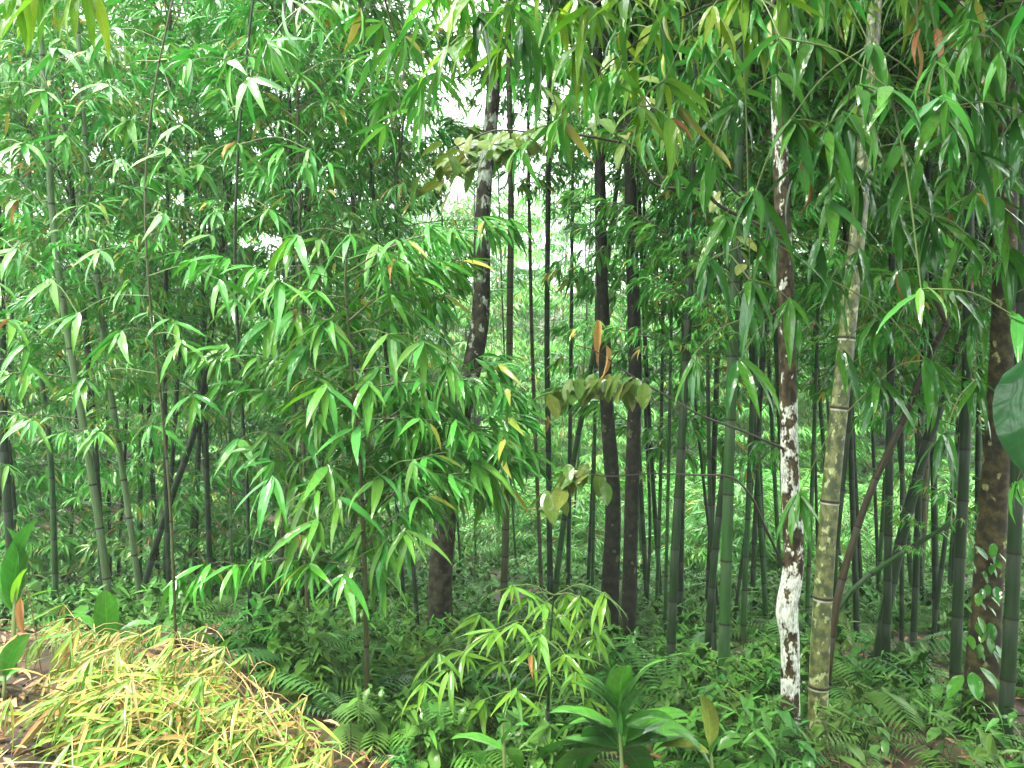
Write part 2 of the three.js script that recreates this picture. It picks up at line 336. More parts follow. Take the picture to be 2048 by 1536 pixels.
// the white-barked tree: lichen lies in bands, most of it low on the trunk
const lichenBark = (prof, length, dark, brown, pale, sx) => {
  const t = dataTex(256, 1024, (u, v) => {
    const a = u * Math.PI * 2, x = Math.cos(a), y = Math.sin(a), f = v * (prof.length - 1), k = Math.min(prof.length - 2, Math.floor(f)), am = prof[k] + (prof[k + 1] - prof[k]) * (f - k);
    let c = mixc(dark, brown, smooth(-0.3, 0.3, fbm(x * 1.5 + sx, y * 1.5, v * 100)));
    c = mixc(c, [0.22, 0.27, 0.11], 0.6 * smooth(0.1, 0.3, fbm(x * 2 + 5, y * 2, v * 90)));
    const l = fbm(x * 0.8 + 3 + sx, y * 0.8, v * 48, 5) + 0.16 * noise.noise(x * 5, y * 5, v * 330);
    c = mixc(c, mixc(pale, pale.map(q => q * 0.74), smooth(-0.1, 0.3, fbm(x * 3, y * 3, v * 140))), 0.93 * smooth(0.20 - am, 0.33 - am, l));
    const g = 1 + 0.2 * noise.noise(x * 9, y * 9, v * 160) + 0.12 * noise.noise(x * 3, y * 3, v * 420);
    return c.map(q => q * g);
  });
  return bark(t, 1 / length);
};
const barkWhite = lichenBark([0.0, 0.04, 0.30, 0.42, 0.46, 0.10, 0.34, 0.40, 0.08, 0.0, 0.02, -0.02, 0.02, 0.14, 0.22, 0.0, -0.1, -0.05, 0.05, 0.1], 5, [0.12, 0.10, 0.065], [0.28, 0.24, 0.16], [0.78, 0.81, 0.76], 0);
const barkGrey = lichenBark([-0.2, -0.2, -0.15, -0.1, 0.0, 0.08, 0.16, 0.2, 0.22, 0.18, 0.16, 0.14, 0.14, 0.12], 6.4, [0.10, 0.095, 0.065], [0.24, 0.23, 0.17], [0.62, 0.66, 0.60], 8);
const treeMid = tree('mottled_tree', 'mottled grey tree bent to the right, behind the bright leafy bamboo', 6.2, [[885, 1310], [880, 1180], [893, 1020], [910, 880], [938, 760], [960, 640], [964, 500], [968, 380], [985, 200], [990, 0], [1000, -250]], [58, 48, 44, 42, 40, 36, 33, 31, 28, 26, 20], barkGrey);
const treeWhite = tree('white_barked_tree', 'slender tree with white lichen patches beside the speckled bamboo culm', 4.2, [[1578, 1560], [1580, 1420], [1580, 1280], [1574, 1225], [1588, 1120], [1580, 950], [1576, 760], [1570, 560], [1562, 350], [1556, 150], [1548, -150], [1540, -420]], [46, 38, 35, 42, 38, 35, 33, 32, 30, 28, 26, 18], barkWhite);
const treeRight = tree('brown_barked_tree', 'thick brown-barked tree with climbing leaves at the right edge', 4.4, [[1955, 1580], [1962, 1400], [1972, 1230], [1984, 1050], [1998, 850], [2008, 600], [2012, 300], [2014, 0], [2010, -300]], [80, 64, 56, 52, 48, 45, 43, 40, 34], barkBrown);
const treeDarkA = tree('dark_trunk_tree', 'dark slim tree trunk, left one of the pair right of the light gap', 6.6, [[1212, 1330], [1220, 1180], [1226, 1000], [1214, 820], [1204, 560], [1198, 250], [1190, -100]], [46, 36, 31, 27, 24, 22, 18], barkDark);
const treeDarkB = tree('dark_trunk_tree', 'dark slim tree trunk, right one of the pair right of the light gap', 6.3, [[1252, 1365], [1258, 1200], [1263, 1000], [1270, 750], [1264, 500], [1258, 200], [1250, -100]], [36, 30, 28, 27, 25, 22, 18], barkDark);

// crowns: unseen above the frame, made broad to shade what stands below
const CROWN = [0, 1].map(() => {                     // a crown of unit radius: clumps of leaves through a flat ball
  const leafs = [], B = [blade(1, 0.5, { rows: 2, across: 2, bend: 0.6, fold: 0.2, prof: oval }), blade(1, 0.42, { rows: 2, across: 2, bend: 1.0, fold: 0.3, prof: oval })];
  for (let c = 0; c < 230; c++) {
    const a = rr(0, 6.283), r = Math.sqrt(rnd()), o = V(Math.cos(a) * r, gauss() * Math.sqrt(Math.max(0.15, 1 - r * r)), Math.sin(a) * r);
    for (let i = 0; i < 22; i++) { const g = pick(B).clone().applyMatrix4(mat4(o.clone().add(V(gauss() * 0.13, gauss() * 0.1, gauss() * 0.13)), rr(0, 6.28), rr(-0.1, 1.0), rr(-0.5, 0.5), rr(0.07, 0.13))); g.deleteAttribute('uv'); const q = rr(0.7, 1.3); leafs.push(tinted(g, 0.06 * q, 0.2 * q, 0.03 * q)); }
  }
  return mergeGeometries(leafs);
});
function crown(g, c, R, T) {                          // c: centre of the crown from the tree's base
  const m = part('crown', pick(CROWN), M.crown, g); m.userData.kind = 'stuff'; m.position.copy(c); m.rotation.y = rr(0, 6.28); m.scale.set(R, T, R);
}
for (const [t, x, y, z, R, n] of [[treeMid, -0.5, 6.9, -6.8, 2.2, 220], [treeWhite, 1.6, 5.7, -4.4, 1.9, 180], [treeRight, 2.9, 5.9, -4.6, 1.9, 180], [treeDarkA, 0.4, 7.2, -7.4, 1.9, 150], [treeDarkB, 1.5, 6.9, -6.8, 2.0, 180]]) crown(t.g, V(x, y, z).sub(t.base), R, 1.0);

// leafy broad-leaved branches of the white-barked tree
function broadBranch(owner, d, px, r0, leaves, mats = M.broad, len = 0.14) {
  const o = owner.position, pts = px.map(([x, y, dd]) => P(x, y, dd ?? d).sub(o));
  const br = part('branch', tube(pts, [r0, r0 * 0.3], 7), M.darkTwig, owner);
  for (const [x, y, dd, yaw, down, k = 1, dry] of leaves) {
    const m = part('leaf', dry ? pick(DRY) : pick(OVAL), dry ? pick(M.dry) : pick(mats), br); m.position.copy(P(x, y, dd ?? d).sub(o));
    m.rotation.set(down ?? rr(0.4, 1.2), yaw ?? rr(-2, 1), rr(-0.5, 0.5), 'YXZ'); m.scale.setScalar(len * k * rr(0.8, 1.15));
  }
}
const scatter = (list, n, d, dj = 0.25, yaw = [-1.8, 0.8], down = [0.3, 1.2]) => { const out = []; for (let i = 0; i < n; i++) { const k = rnd() * (list.length - 1), j = Math.floor(k), a = list[j], b = list[j + 1]; out.push([a[0] + (b[0] - a[0]) * (k - j) + gauss() * (a[2] ?? 25), a[1] + (b[1] - a[1]) * (k - j) + gauss() * (a[2] ?? 25), d + rr(-dj, dj), rr(...yaw), rr(...down)]); } return out; };
broadBranch(treeWhite.g, 3.6, [[1562, 470, 4.2], [1440, 412, 3.9], [1400, 380], [1312, 370], [1270, 322], [1238, 280], [1180, 212], [1085, 176]], 0.010, scatter([[1250, 290, 20], [1180, 215, 20], [1085, 176, 20]], 12, 3.6));
broadBranch(treeWhite.g, 3.6, [[1330, 372], [1290, 305], [1190, 275], [1060, 264], [985, 262], [900, 300]], 0.009, scatter([[1120, 270, 40], [1000, 280, 50], [930, 310, 60], [880, 340, 50]], 64, 3.6, 0.2));
broadBranch(treeWhite.g, 3.7, [[1566, 430, 4.2], [1490, 400, 3.9], [1400, 310], [1330, 250], [1260, 150], [1200, 60]], 0.008, scatter([[1350, 270, 20], [1200, 70, 25]], 10, 3.7));
broadBranch(treeWhite.g, 3.9, [[1566, 1130, 4.2], [1528, 1050, 4.0], [1500, 990], [1465, 955], [1390, 950], [1300, 947], [1205, 952], [1130, 932]], 0.008, scatter([[1200, 950, 30], [1140, 935, 30], [1090, 1000, 35]], 26, 3.9, 0.15));
broadBranch(treeWhite.g, 3.9, [[1572, 900, 4.2], [1480, 860, 4.0], [1400, 830], [1330, 790], [1268, 755], [1190, 702], [1150, 690]], 0.008, scatter([[1290, 760, 25], [1180, 760, 35], [1100, 790, 35]], 38, 3.9, 0.15).concat([[1197, 640, 3.9, 0.2, 1.5, 1.5, true], [1212, 690, 3.9, 0.4, 1.5, 1.3, true], [1095, 830, 3.9, 0, 1.5, 0.7, true]]));
broadBranch(treeWhite.g, 4.1, [[1558, 640, 4.2], [1500, 560], [1470, 480], [1420, 330]], 0.010, scatter([[1480, 520, 25], [1420, 340, 25]], 8, 4.1));
// leaves climbing the brown trunk
for (let i = 0; i < 34; i++) {
  const y = rr(1080, 1300), t = (1580 - y) / 1580, x = 1955 + t * 60 + rr(-42, 30), m = part('climbing_leaf', pick(OVAL), pick(M.deep), treeRight.g);
  m.position.copy(P(x, y, 4.4 - 0.11).sub(treeRight.base)); m.rotation.set(rr(0.6, 1.2), rr(-1, 1), rr(-0.4, 0.4), 'YXZ'); m.scale.setScalar(rr(0.06, 0.1));
}
for (const [x, y, yaw] of [[1925, 1350, -1.2], [1960, 1335, 0.6], [1945, 1345, -0.3]]) { const m = part('climbing_leaf', pick(OVAL), pick(M.ginger), treeRight.g); m.position.copy(P(x, y, 4.25).sub(treeRight.base)); m.rotation.set(0.7, yaw, 0, 'YXZ'); m.scale.setScalar(0.16); }

// ---------------------------------------------------------------- bamboo culms, as they stand in the photograph
culm('pale green curving bamboo culm rising from the cut yellow foliage', 5.5, [[230, 1300], [206, 1100], [178, 920], [148, 740], [125, 600], [105, 430], [95, 250]], 16, 11, 'pale', [30, 900, -100, 0.85]);
culm('pale green bamboo culm just right of the curving front one', 6, [[288, 1260], [262, 1060], [236, 880], [214, 730], [200, 600], [180, 420], [165, 200]], 13, 10, 'pale', [32, 900, -100, 0.9]);
culm('dark bamboo culm behind the two pale green culms', 7, [[205, 1150], [190, 900], [170, 640], [150, 450], [130, 250]], 14, 11, 'dark', [34, 850, -100, 1]);
culm('thin bamboo culm left of the pale curving culm, in the mist', 7.5, [[110, 1150], [100, 900], [70, 650], [60, 400]], 12, 9, 'green', [34, 850, -150, 1]);
culm('thin dark upright bamboo culm right of the pale pair', 7, [[338, 1190], [332, 960], [330, 700], [335, 400]], 10, 8, 'dark', [30, 800, -100, 0.95]);
culm('dark bamboo culm leaning right across the misty left grove', 7.5, [[300, 1130], [345, 990], [395, 840], [430, 600], [462, 340], [480, 150]], 14, 12, 'dark', [26, 600, -150, 1]);
culm('dark upright bamboo culm right of the leaning one', 8, [[420, 1150], [412, 880], [410, 700], [400, 400]], 12, 9, 'dark', [36, 850, -150, 1]);
culm('very thin grey bamboo culm left of the leafy bamboo', 8, [[463, 1160], [460, 900], [455, 600], [450, 380]], 6, 5, 'pale', [26, 800, -100, 1]);
culm('bamboo culm at the left edge above the leaf litter', 6.5, [[22, 1110], [8, 900], [2, 600], [-10, 300]], 18, 13, 'dark', [30, 900, -150, 0.9]);
culm('thin dark culm left of two under the leafy bamboo', 6, [[600, 1260], [598, 1100], [590, 850], [585, 500], [580, 250]], 10, 8, 'dark', [28, 650, -150, 1]);
culm('thin pale culm right of two under the leafy bamboo', 5.6, [[617, 1340], [612, 1100], [605, 800], [600, 500]], 9, 7, 'brown', [20, 450, -150, 0.9]);
culm('thin dark culm between the leafy bamboo and the mottled tree', 7, [[812, 1250], [800, 1100], [780, 800], [762, 600], [740, 300]], 9, 7, 'dark', [36, 850, -150, 1]);
culm('thin dark culm touching the mottled tree on its left', 6.6, [[838, 1290], [826, 1120], [812, 900], [800, 600]], 9, 7, 'dark', [26, 800, 0, 0.9]);
culm('slim hazy culm rising behind the top of the leafy bamboo', 8.2, [[745, 1100], [735, 900], [722, 600], [700, 330], [690, 150]], 12, 9, 'brown', [36, 650, -150, 1]);
culm('tall straight brown-green bamboo culm right of the mottled tree', 7.5, [[1008, 1180], [1016, 900], [1020, 600], [1022, 380], [1018, 150]], 15, 13, 'brown', [16, 400, -100, 0.9]);
culm('straight dark bamboo culm, right one in the light gap', 8, [[1100, 1175], [1097, 900], [1094, 700], [1096, 430], [1100, 150]], 12, 11, 'dark', [15, 430, -100, 0.9]);
culm('thin dark bamboo culm in the middle of the light gap', 8.5, [[1082, 1165], [1072, 900], [1064, 680], [1058, 400]], 8, 8, 'brown', [15, 430, -100, 0.9]);
culm('bamboo culm leaning right at the edge of the light gap', 8, [[1112, 1165], [1142, 950], [1172, 790], [1205, 600], [1230, 400]], 12, 10, 'green', [9, 480, -50, 0.8]);
culm('dark green culm right of the dark trunk pair', 5.3, [[1338, 1425], [1350, 1100], [1362, 900], [1378, 600], [1390, 200]], 18, 15, 'dark', [24, 750, -100, 0.8]);
culm('thick green bamboo culm left of the white-barked tree', 4.8, [[1445, 1520], [1448, 1300], [1455, 1050], [1462, 800], [1472, 500], [1480, 200]], 24, 19, 'green', [24, 700, -150, 0.75], { node: 0.45 });
culm('slim dark culm leaning against the thick green culm', 5.5, [[1408, 1430], [1422, 1200], [1440, 1010], [1465, 800], [1482, 500]], 15, 12, 'dark', [22, 700, -100, 0.8]);
culm('thin culm close behind the slim leaning dark culm', 5.8, [[1430, 1400], [1426, 1150], [1420, 1000], [1415, 700]], 10, 8, 'dark', [22, 800, -100, 0.85]);
culm('thin grey-green culm right beside the dark trunk pair', 7.5, [[1310, 1300], [1320, 1000], [1325, 700], [1330, 400]], 8, 7, 'green', [32, 950, -100, 0.95]);
culm('very thin culm behind the dark trunk pair', 8, [[1290, 1280], [1300, 1050], [1290, 800], [1290, 500]], 7, 6, 'dark', [32, 950, -100, 1]);
culm('thin culm leaning right between thick green culm and white-barked tree', 7, [[1468, 1250], [1500, 1000], [1522, 800], [1540, 500]], 8, 7, 'dark', [28, 950, -100, 0.9]);
culm('dark thin culm hugging the speckled culm from behind', 5, [[1652, 1540], [1660, 1300], [1672, 1100], [1692, 900], [1715, 600]], 12, 10, 'dark', [18, 700, -150, 0.75]);
culm('dark upright culm, first right of the speckled culm', 5, [[1768, 1520], [1776, 1100], [1780, 850], [1785, 500], [1790, 200]], 17, 14, 'dark', [26, 850, -100, 0.75]);
culm('dark slim culm, second right of the speckled culm', 5.5, [[1818, 1500], [1832, 1150], [1840, 900], [1850, 600]], 14, 12, 'dark', [26, 900, -100, 0.8]);
culm('dead brown bamboo culm leaning right behind the speckled culm', 4.7, [[1640, 1550], [1668, 1240], [1692, 1130], [1742, 980], [1802, 850], [1865, 700]], 16, 14, 'dead', null, { ext: 0.5 });
culm('green culm lying aslant from the speckled culm base', 4.9, [[1640, 1290], [1700, 1185], [1790, 1115], [1872, 1065], [1960, 1010]], 12, 9, 'green', [10, 1100, 980, 0.5], { ext: 0.3 });
culm('thick dark culm left of the brown-barked tree', 4.7, [[1905, 1500], [1918, 1150], [1930, 900], [1936, 600], [1940, 300]], 22, 18, 'dark', [22, 800, -150, 0.7]);
culm('thin culm leaning right behind the thick dark one', 5.8, [[1850, 1420], [1875, 1200], [1908, 950], [1940, 700]], 10, 8, 'dark', [22, 950, -100, 0.8]);
culm('very dark culm standing against the brown-barked tree', 4.15, [[2005, 1550], [2024, 1200], [2036, 900], [2046, 600]], 28, 24, 'dark', null);
culm('dark culm leaning far right behind the upper leaves', 5.2, [[1780, 1180], [1850, 900], [1905, 740], [1940, 620], [1990, 480], [2050, 300]], 22, 17, 'dark', [14, 700, 100, 0.75]);
// the speckled culm
const speckTex = barkTex([0.36, 0.38, 0.20], [0.56, 0.60, 0.42], [0.17, 0.22, 0.08], 0.06, 11); speckTex.repeat.set(1, 0.5);
const speckMat = solid(1, 1, 1, 0.6, { map: speckTex, clearcoat: 0.3, clearcoatRoughness: 0.3 }); speckMat.vertexColors = true;
const speck = (() => {
  const d = 4.0, px = [[1632, 1560], [1640, 1300], [1660, 1000], [1686, 750], [1702, 590], [1722, 400], [1736, 200], [1750, 0], [1758, -250], [1740, -520]];
  const pts = px.map(([x, y]) => P(x, y, d)); pts[0].y = Math.min(pts[0].y, ground(pts[0].x, pts[0].z) - 0.04);
  const base = pts[0].clone(); for (const p of pts) p.sub(base);
  const g = thing('speckled_bamboo_culm', 'thick yellow-green bamboo culm speckled with pale lichen', 'bamboo', base);
  const curve = new THREE.CatmullRomCurve3(pts, false, 'centripetal'), L = curve.getLength(), rows = [], rad = [], cs = [];
  const R = t => 0.051 - 0.022 * t, nodes = [1372, 1195, 1000, 812, 672, 530, 385, 118, -60, -240].map(y => EYE - (y - 768) * d / FOC - base.y);
  for (let i = 0; i <= 90; i++) { const t = i / 90; rows.push(curve.getPointAt(t)); rad.push(R(t)); cs.push([1, 1, 1]); }
  part('stem', tube(rows, rad, 20, { exact: true, color: i => cs[i] }), speckMat, g);
  for (const h of nodes) {
    let t = 0; for (let q = 0; q <= 400; q++) if (curve.getPointAt(q / 400).y <= h) t = q / 400;
    const p = curve.getPointAt(t), tn = curve.getTangentAt(t), r = R(t), ys = [-0.016, -0.010, -0.004, 0.004, 0.009, 0.016], ks = [1.005, 1.06, 1.10, 1.10, 1.04, 1.005], cc = [[0.30, 0.33, 0.2], [0.45, 0.48, 0.36], [0.03, 0.025, 0.018], [0.03, 0.025, 0.018], [0.15, 0.17, 0.07], [0.18, 0.2, 0.09]];
    part('node_ring', tube(ys.map(y => p.clone().addScaledVector(tn, y)), ks.map(k => k * r), 20, { exact: true, color: i => cc[i] }), M.stem, g);
  }
  return { g, base, curve };
})();

// further bamboo behind, thinner with distance
const spots = [], placed = (what, x, c) => spots.push({ what, x, g: c.g });
for (let i = 0; i < 40; i++) {
  const d = rr(8.4, 11.2), x = i < 25 ? rr(-60, 740) : rr(1400, 2110);
  const lean = rr(-70, 70), w = rr(0.04, 0.07) * FOC / d, left = x < 900;
  placed(left ? 'slender hazy culm' : 'slender leafy culm', x + lean * 0.35, culm('', d, [[x, 1130], [x + lean * 0.35, 900], [x + lean * 0.7, 600], [x + lean, 250]], w, w * 0.75, pick(['dark', 'green', 'dark', 'brown']), [28, left ? 1190 : 800, left ? 60 : 120, 1.1], { group: left ? 'background culms of the left grove' : 'leafy background culms of the right grove' }));
}
for (let i = 0; i < 6; i++) {
  const d = rr(11.5, 14), x = 880 + 420 * (i + rnd()) / 6, lean = rr(-60, 60), w = rr(0.03, 0.05) * FOC / d;
  placed('slim far bamboo', x + lean * 0.35, culm('', d, [[x, 1110], [x + lean * 0.35, 900], [x + lean * 0.7, 600], [x + lean, 250]], w, w * 0.75, 'green', [13, 850, 120, 1.1], { group: 'far bamboo in the light gap', ext: 0.5 }));
}
for (let i = 0; i < 30; i++) {
  const d = rr(6.2, 10), x = 1120 + 900 * (i + rnd()) / 30, lean = gauss() * 90, w = rr(0.03, 0.065) * FOC / d;
  placed('thin dark stem', x + lean * 0.35, culm('', d, [[x, 1200], [x + lean * 0.35, 950], [x + lean * 0.7, 650], [x + lean, 300]], w, w * 0.75, pick(['dark', 'green', 'dark']), [8, 480, 0, 0.9], { group: 'thin stems of the right grove' }));
}
{ // each of these is named by its place between two things one can find
  const refs = [[-1e4, 'picture edge'], [175, 'pale curving culm'], [375, 'leaning dark culm'], [718, 'leafy bamboo stem'], [905, 'mottled tree'], [1016, 'brown-green straight culm'], [1240, 'dark trunk pair'], [1458, 'thick green culm'], [1578, 'white-barked tree'], [1668, 'speckled culm'], [1995, 'brown-barked tree'], [1e5, 'picture edge']];
  const nth = ['first', 'second', 'third', 'fourth', 'fifth', 'sixth', 'seventh', 'eighth', 'ninth', 'tenth', 'eleventh', 'twelfth'];
  spots.sort((a, b) => a.x - b.x); const seen = {};
  for (const { what, x, g } of spots) { let k = 0; while (x >= refs[k + 1][0]) k++; const key = what + k, n = seen[key] = (seen[key] ?? -1) + 1; g.userData.label = `${what}, ${nth[n]} from left between ${refs[k][1]} and ${refs[k + 1][1]}`; }
}

// unseen bamboo added behind and right of the camera to darken the right side
for (let i = 0; i < 9; i++) {
  const x = rr(1.3, 6), z = i < 8 ? rr(0.6, 3) : rr(3, 7), base = V(x, ground(x, z) - 0.05, z), H = rr(5.5, 8), lx = rr(-1.6, 0.8), lz = rr(-1.8, 0.4);
  const g = thing('bamboo_culm', 'unseen bamboo culm added behind the camera for shade', 'bamboo', base, 'bamboo added behind the camera for shade');
  const curve = new THREE.CatmullRomCurve3([V(0, 0, 0), V(lx * 0.2, H * 0.45, lz * 0.15), V(lx * 0.55, H * 0.8, lz * 0.5), V(lx, H, lz)], false, 'centripetal');
  part('stem', culmGeo(curve, curve.getLength(), 0.035, 0.01, STEM.dark, 0.33, 8), M.stem, g);
  const mats = [], cols = []; for (let k = 0; k < 46; k++) { mats.push(mat4(curve.getPointAt(0.3 + 0.7 * (k + rnd()) / 46), k * 2.4, rr(-0.6, 0.2), rr(-0.2, 0.2), rr(0.9, 1.5))); cols.push(tintA()); }
  foliage(g, mats, pick(SPRAY), cols);
}

// unseen broad-leaved trees added round the camera to block sky light, open only to the left and beyond the gap
{
  for (const [tx, tz, cx, cy, cz, R, T, n, label] of [
    [3.4, 1.0, 2.3, 6.2, -1.0, 2.9, 1.3, 420, 'unseen shade tree added behind the camera on the right'], [5.4, -3.6, 3.3, 6.9, -4.2, 3.0, 1.5, 460, 'unseen shade tree added beyond the right edge of the view'],
    [1.6, 4.2, 0.9, 5.6, 2.2, 2.8, 1.3, 380, 'unseen shade tree added straight behind the camera'], [6.4, -7.6, 3.9, 8.2, -7.4, 2.9, 1.3, 380, 'unseen shade tree added beyond the right edge, farther off'],
    [5.2, 3.4, 4.4, 3.8, 2.6, 2.6, 2.2, 420, 'low bushy shade tree added behind the camera on the far right'], [-5.4, 6.6, -5, 3.6, 6.2, 3, 3.0, 460, 'bushy shade tree added well behind the camera on the left'],
    [-1.6, 6.8, -1.4, 3.6, 6.4, 3, 3.0, 460, 'added bushy shade tree well behind the camera'], [2.4, 8.4, 2.2, 4.0, 8.2, 3, 2.8, 380, 'bushy tree well behind the camera on the right, put in for shade'], [-7.4, 1.5, -7, 3.2, 1.2, 2.6, 2.6, 380, 'bushy shade tree added beyond the left edge']]) {
    const base = V(tx, ground(tx, tz) - 0.1, tz), g = thing('added_shade_tree', label, 'tree', base), c = V(cx, cy, cz).sub(base);
    part('trunk', tube([V(0, 0, 0), V(c.x * 0.2, c.y * 0.5, c.z * 0.2), V(c.x * 0.8, c.y, c.z * 0.8)], [0.14, 0.05], 9), barkDark, g);
    crown(g, c, R, T);
  }
}

// the far thicket, one mass on the rising ground beyond the light gap
{
  const bits = [];
  for (let i = 0; i < 26; i++) { const y = rr(0.2, 4.6), g = pick(FARSPRAY).clone().applyMatrix4(mat4(V(0, y, 0), i * 2.4, rr(-0.6, 0.2), 0, rr(0.8, 1.5))); bits.push(g); }
  const st = tube([V(0, 0, 0), V(0.1, 2.5, 0), V(0.3, 5.2, 0.1)], [0.03, 0.012], 5); st.deleteAttribute('uv'); bits.push(tinted(st, 0.05, 0.10, 0.03));
  const geo = mergeGeometries(bits.map(b => b.index ? b : b)), n = 190, im = new THREE.InstancedMesh(geo, M.spray, n);
  for (let i = 0; i < n; i++) {
    const d = 17 + 13 * i / n, x = rr(-0.85, 0.85) * d * 0.95, z = -d;
    im.setMatrixAt(i, mat4(V(x, ground(x, z) - 0.05, z), rr(0, 6.28), rr(-0.08, 0.08), rr(-0.08, 0.08), d > 21 && i % 2 ? rr(1.2, 1.8) : rr(0.45, 1.15))); im.setColorAt(i, tintA(1, 0.25));
  }
  { // low young bamboo covering the slope below the thicket
    const low = []; for (let i = 0; i < 9; i++) low.push(pick(FARSPRAY).clone().applyMatrix4(mat4(V(rr(-0.3, 0.3), rr(0.1, 0.9), rr(-0.3, 0.3)), i * 2.4, rr(-0.9, 0.1), 0, rr(0.7, 1.1))));
    const lm = new THREE.InstancedMesh(mergeGeometries(low), M.spray, 220);
    for (let i = 0; i < 220; i++) { const d = 11.5 + 12 * Math.pow(rnd(), 0.8), x = rr(-0.13, 0.72) * d, z = -d; lm.setMatrixAt(i, mat4(V(x, ground(x, z) - 0.05, z), rr(0, 6.28), 0, 0, rr(0.6, 1.3))); lm.setColorAt(i, tintA(1, 0.25)); }
    lm.name = 'low_bamboo_cover'; lm.userData = { kind: 'stuff', label: 'low light green bamboo covering the slope beyond the gap', category: 'undergrowth' }; scene.add(lm);
  }
  im.name = 'far_bamboo_thicket'; im.userData = { kind: 'stuff', label: 'pale green bamboo thicket in the mist beyond the light gap', category: 'bamboo thicket' }; scene.add(im);
}

// ---------------------------------------------------------------- the bright leafy bamboo in the middle
const hubsNear = (owner, stem, hubs, d, dj, opt) => {          // twigs grow from the stem or fork from an earlier twig's end
  const at = []; for (let q = 0; q <= 40; q++) at.push(stem.curve.getPointAt(q / 40).add(stem.base));
  const todo = hubs.map(([x, y, dd, ov]) => ({ hub: P(x, y, (dd ?? d) + rr(-dj, dj)), ov })), nStem = at.length;
  for (const t of todo) t.far = Math.min(...at.map(p => p.distanceTo(t.hub)));
  todo.sort((p, q) => p.far - q.far);
  for (const { hub, ov } of todo) {
    let best = null, bd = 1e9;
    at.forEach((p, i) => { const c = p.distanceTo(hub) + (i < nStem ? 0 : 0.12) + Math.max(0, hub.y - p.y) * 0.5; if (c < bd && p.distanceTo(hub) > 0.1) { bd = c; best = p; } });
    fan(owner, best, hub, { n: 5 + Math.floor(rnd() * 4), face: rr(-0.9, 0.9) + (hub.x - best.x) * 0.5, ...opt, ...ov });
    at.push(hub.clone());
  }
};
{
  const d = 4.3, s = culm('leafy young bamboo with bright wet leaves in front of the mottled tree', d, [[735, 1410], [729, 1130], [718, 900], [708, 800], [697, 650], [690, 550], [700, 470]], 12, 5, 'brown', null, { ext: 0, name: 'leafy_bamboo' });
  const hubs = [[590, 470], [640, 480], [700, 470], [755, 490], [790, 520], [640, 530], [505, 575], [560, 560], [590, 615], [655, 640], [540, 640], [610, 690], [700, 730], [650, 770], [760, 735], [830, 755], [860, 700], [535, 865], [480, 880], [600, 850], [710, 850], [660, 825], [770, 800], [825, 840], [870, 870], [905, 900], [708, 935], [760, 950], [655, 930], [590, 945], [560, 1010], [635, 1040], [700, 1000], [750, 1030], [800, 965], [850, 1000], [900, 960], [955, 920], [985, 890], [930, 860], [985, 960], [770, 1085], [600, 1070], [650, 1115], [720, 1085], [810, 1060], [690, 1150], [760, 1145], [620, 990], [830, 920]];
  for (let i = 0; i < 16; i++) { const a = rr(0, 6.283), r = Math.sqrt(rnd()); hubs.push([735 + 235 * r * Math.cos(a), 800 + 310 * r * Math.sin(a)]); }
  hubsNear(s.g, s, hubs, d, 0.35, { len: 0.3, spread: 2.7, mats: M.fresh.concat(M.lime.slice(2, 3)) });
  const mats = [], cols = [];
  for (let i = 0; i < 26; i++) { const t = rr(0.25, 0.98), p = s.curve.getPointAt(t); mats.push(mat4(p, 3.14 + rr(-1.9, 1.9), rr(-0.5, 0.25), rr(-0.2, 0.2), rr(0.75, 1.05))); cols.push(tintA(1, 0.1)); }
  foliage(s.g, mats, SPRAY[2], cols);
}
// the bright whorls of the left grove
{
  const d = 4.2, s = culm('young bamboo with bright drooping leaf whorls before the misty left grove', d, [[350, 1240], [340, 1000], [322, 800], [300, 600], [290, 400], [305, 200], [345, 0]], 6, 4, 'brown', null, { ext: 0.6, name: 'leafy_bamboo' });
  hubsNear(s.g, s, [[240, 318], [175, 408], [215, 172], [365, 252], [470, 285], [155, 628], [240, 662], [362, 680], [300, 622], [345, 640], [450, 690], [170, 760], [390, 790], [300, 850], [330, 430], [400, 330], [130, 270], [200, 500], [100, 560], [420, 470], [260, 560], [340, 300], [120, 100], [220, 60], [60, 680], [440, 560], [200, 860]], d, 0.4, { len: 0.24, spread: 3.0, mats: M.fresh });
  const t = culm('young bamboo with leaf whorls at the left edge', 4.4, [[-60, 1240], [-50, 1000], [-40, 700], [-30, 400], [-20, 100]], 10, 6, 'brown', null, { ext: 0.6, name: 'leafy_bamboo' });
  hubsNear(t.g, t, [[48, 288], [65, 840], [30, 500], [20, 640], [90, 180], [40, 400], [-10, 560], [60, 730], [15, 930]], 4.3, 0.25, { len: 0.23, spread: 3.0, mats: M.fresh });
}
{
  const d = 4.7, s = culm('young bamboo with many leaf whorls between the left grove and leafy bamboo', d, [[500, 1230], [495, 1000], [480, 750], [470, 500], [480, 250], [500, 50]], 8, 5, 'dark', null, { ext: 0.8, name: 'leafy_bamboo' });
  hubsNear(s.g, s, [[430, 420], [520, 330], [560, 240], [440, 180], [600, 150], [380, 120], [500, 110], [620, 300], [540, 420], [400, 540], [470, 600], [660, 200], [300, 90], [700, 120], [640, 60], [340, 180], [260, 240]], d, 0.35, { len: 0.23, spread: 3.0, mats: M.fresh });
}
// close yellow-green leaves hanging in at the top left corner
{
  const d = 1.7, s = culm('close bamboo whose yellow-green leaves hang in at top left', d, [[-330, 1500], [-320, 700], [-260, 100], [-120, -180], [60, -260]], 14, 8, 'green', null, { ext: 0.5, name: 'leafy_bamboo' });
  hubsNear(s.g, s, [[10, -60], [60, -50], [120, -50], [170, -40], [30, -10], [-10, 40]], d, 0.12, { len: 0.17, spread: 2.4, down: [0.8, 1.4], mats: M.lime, n: 5 });
}
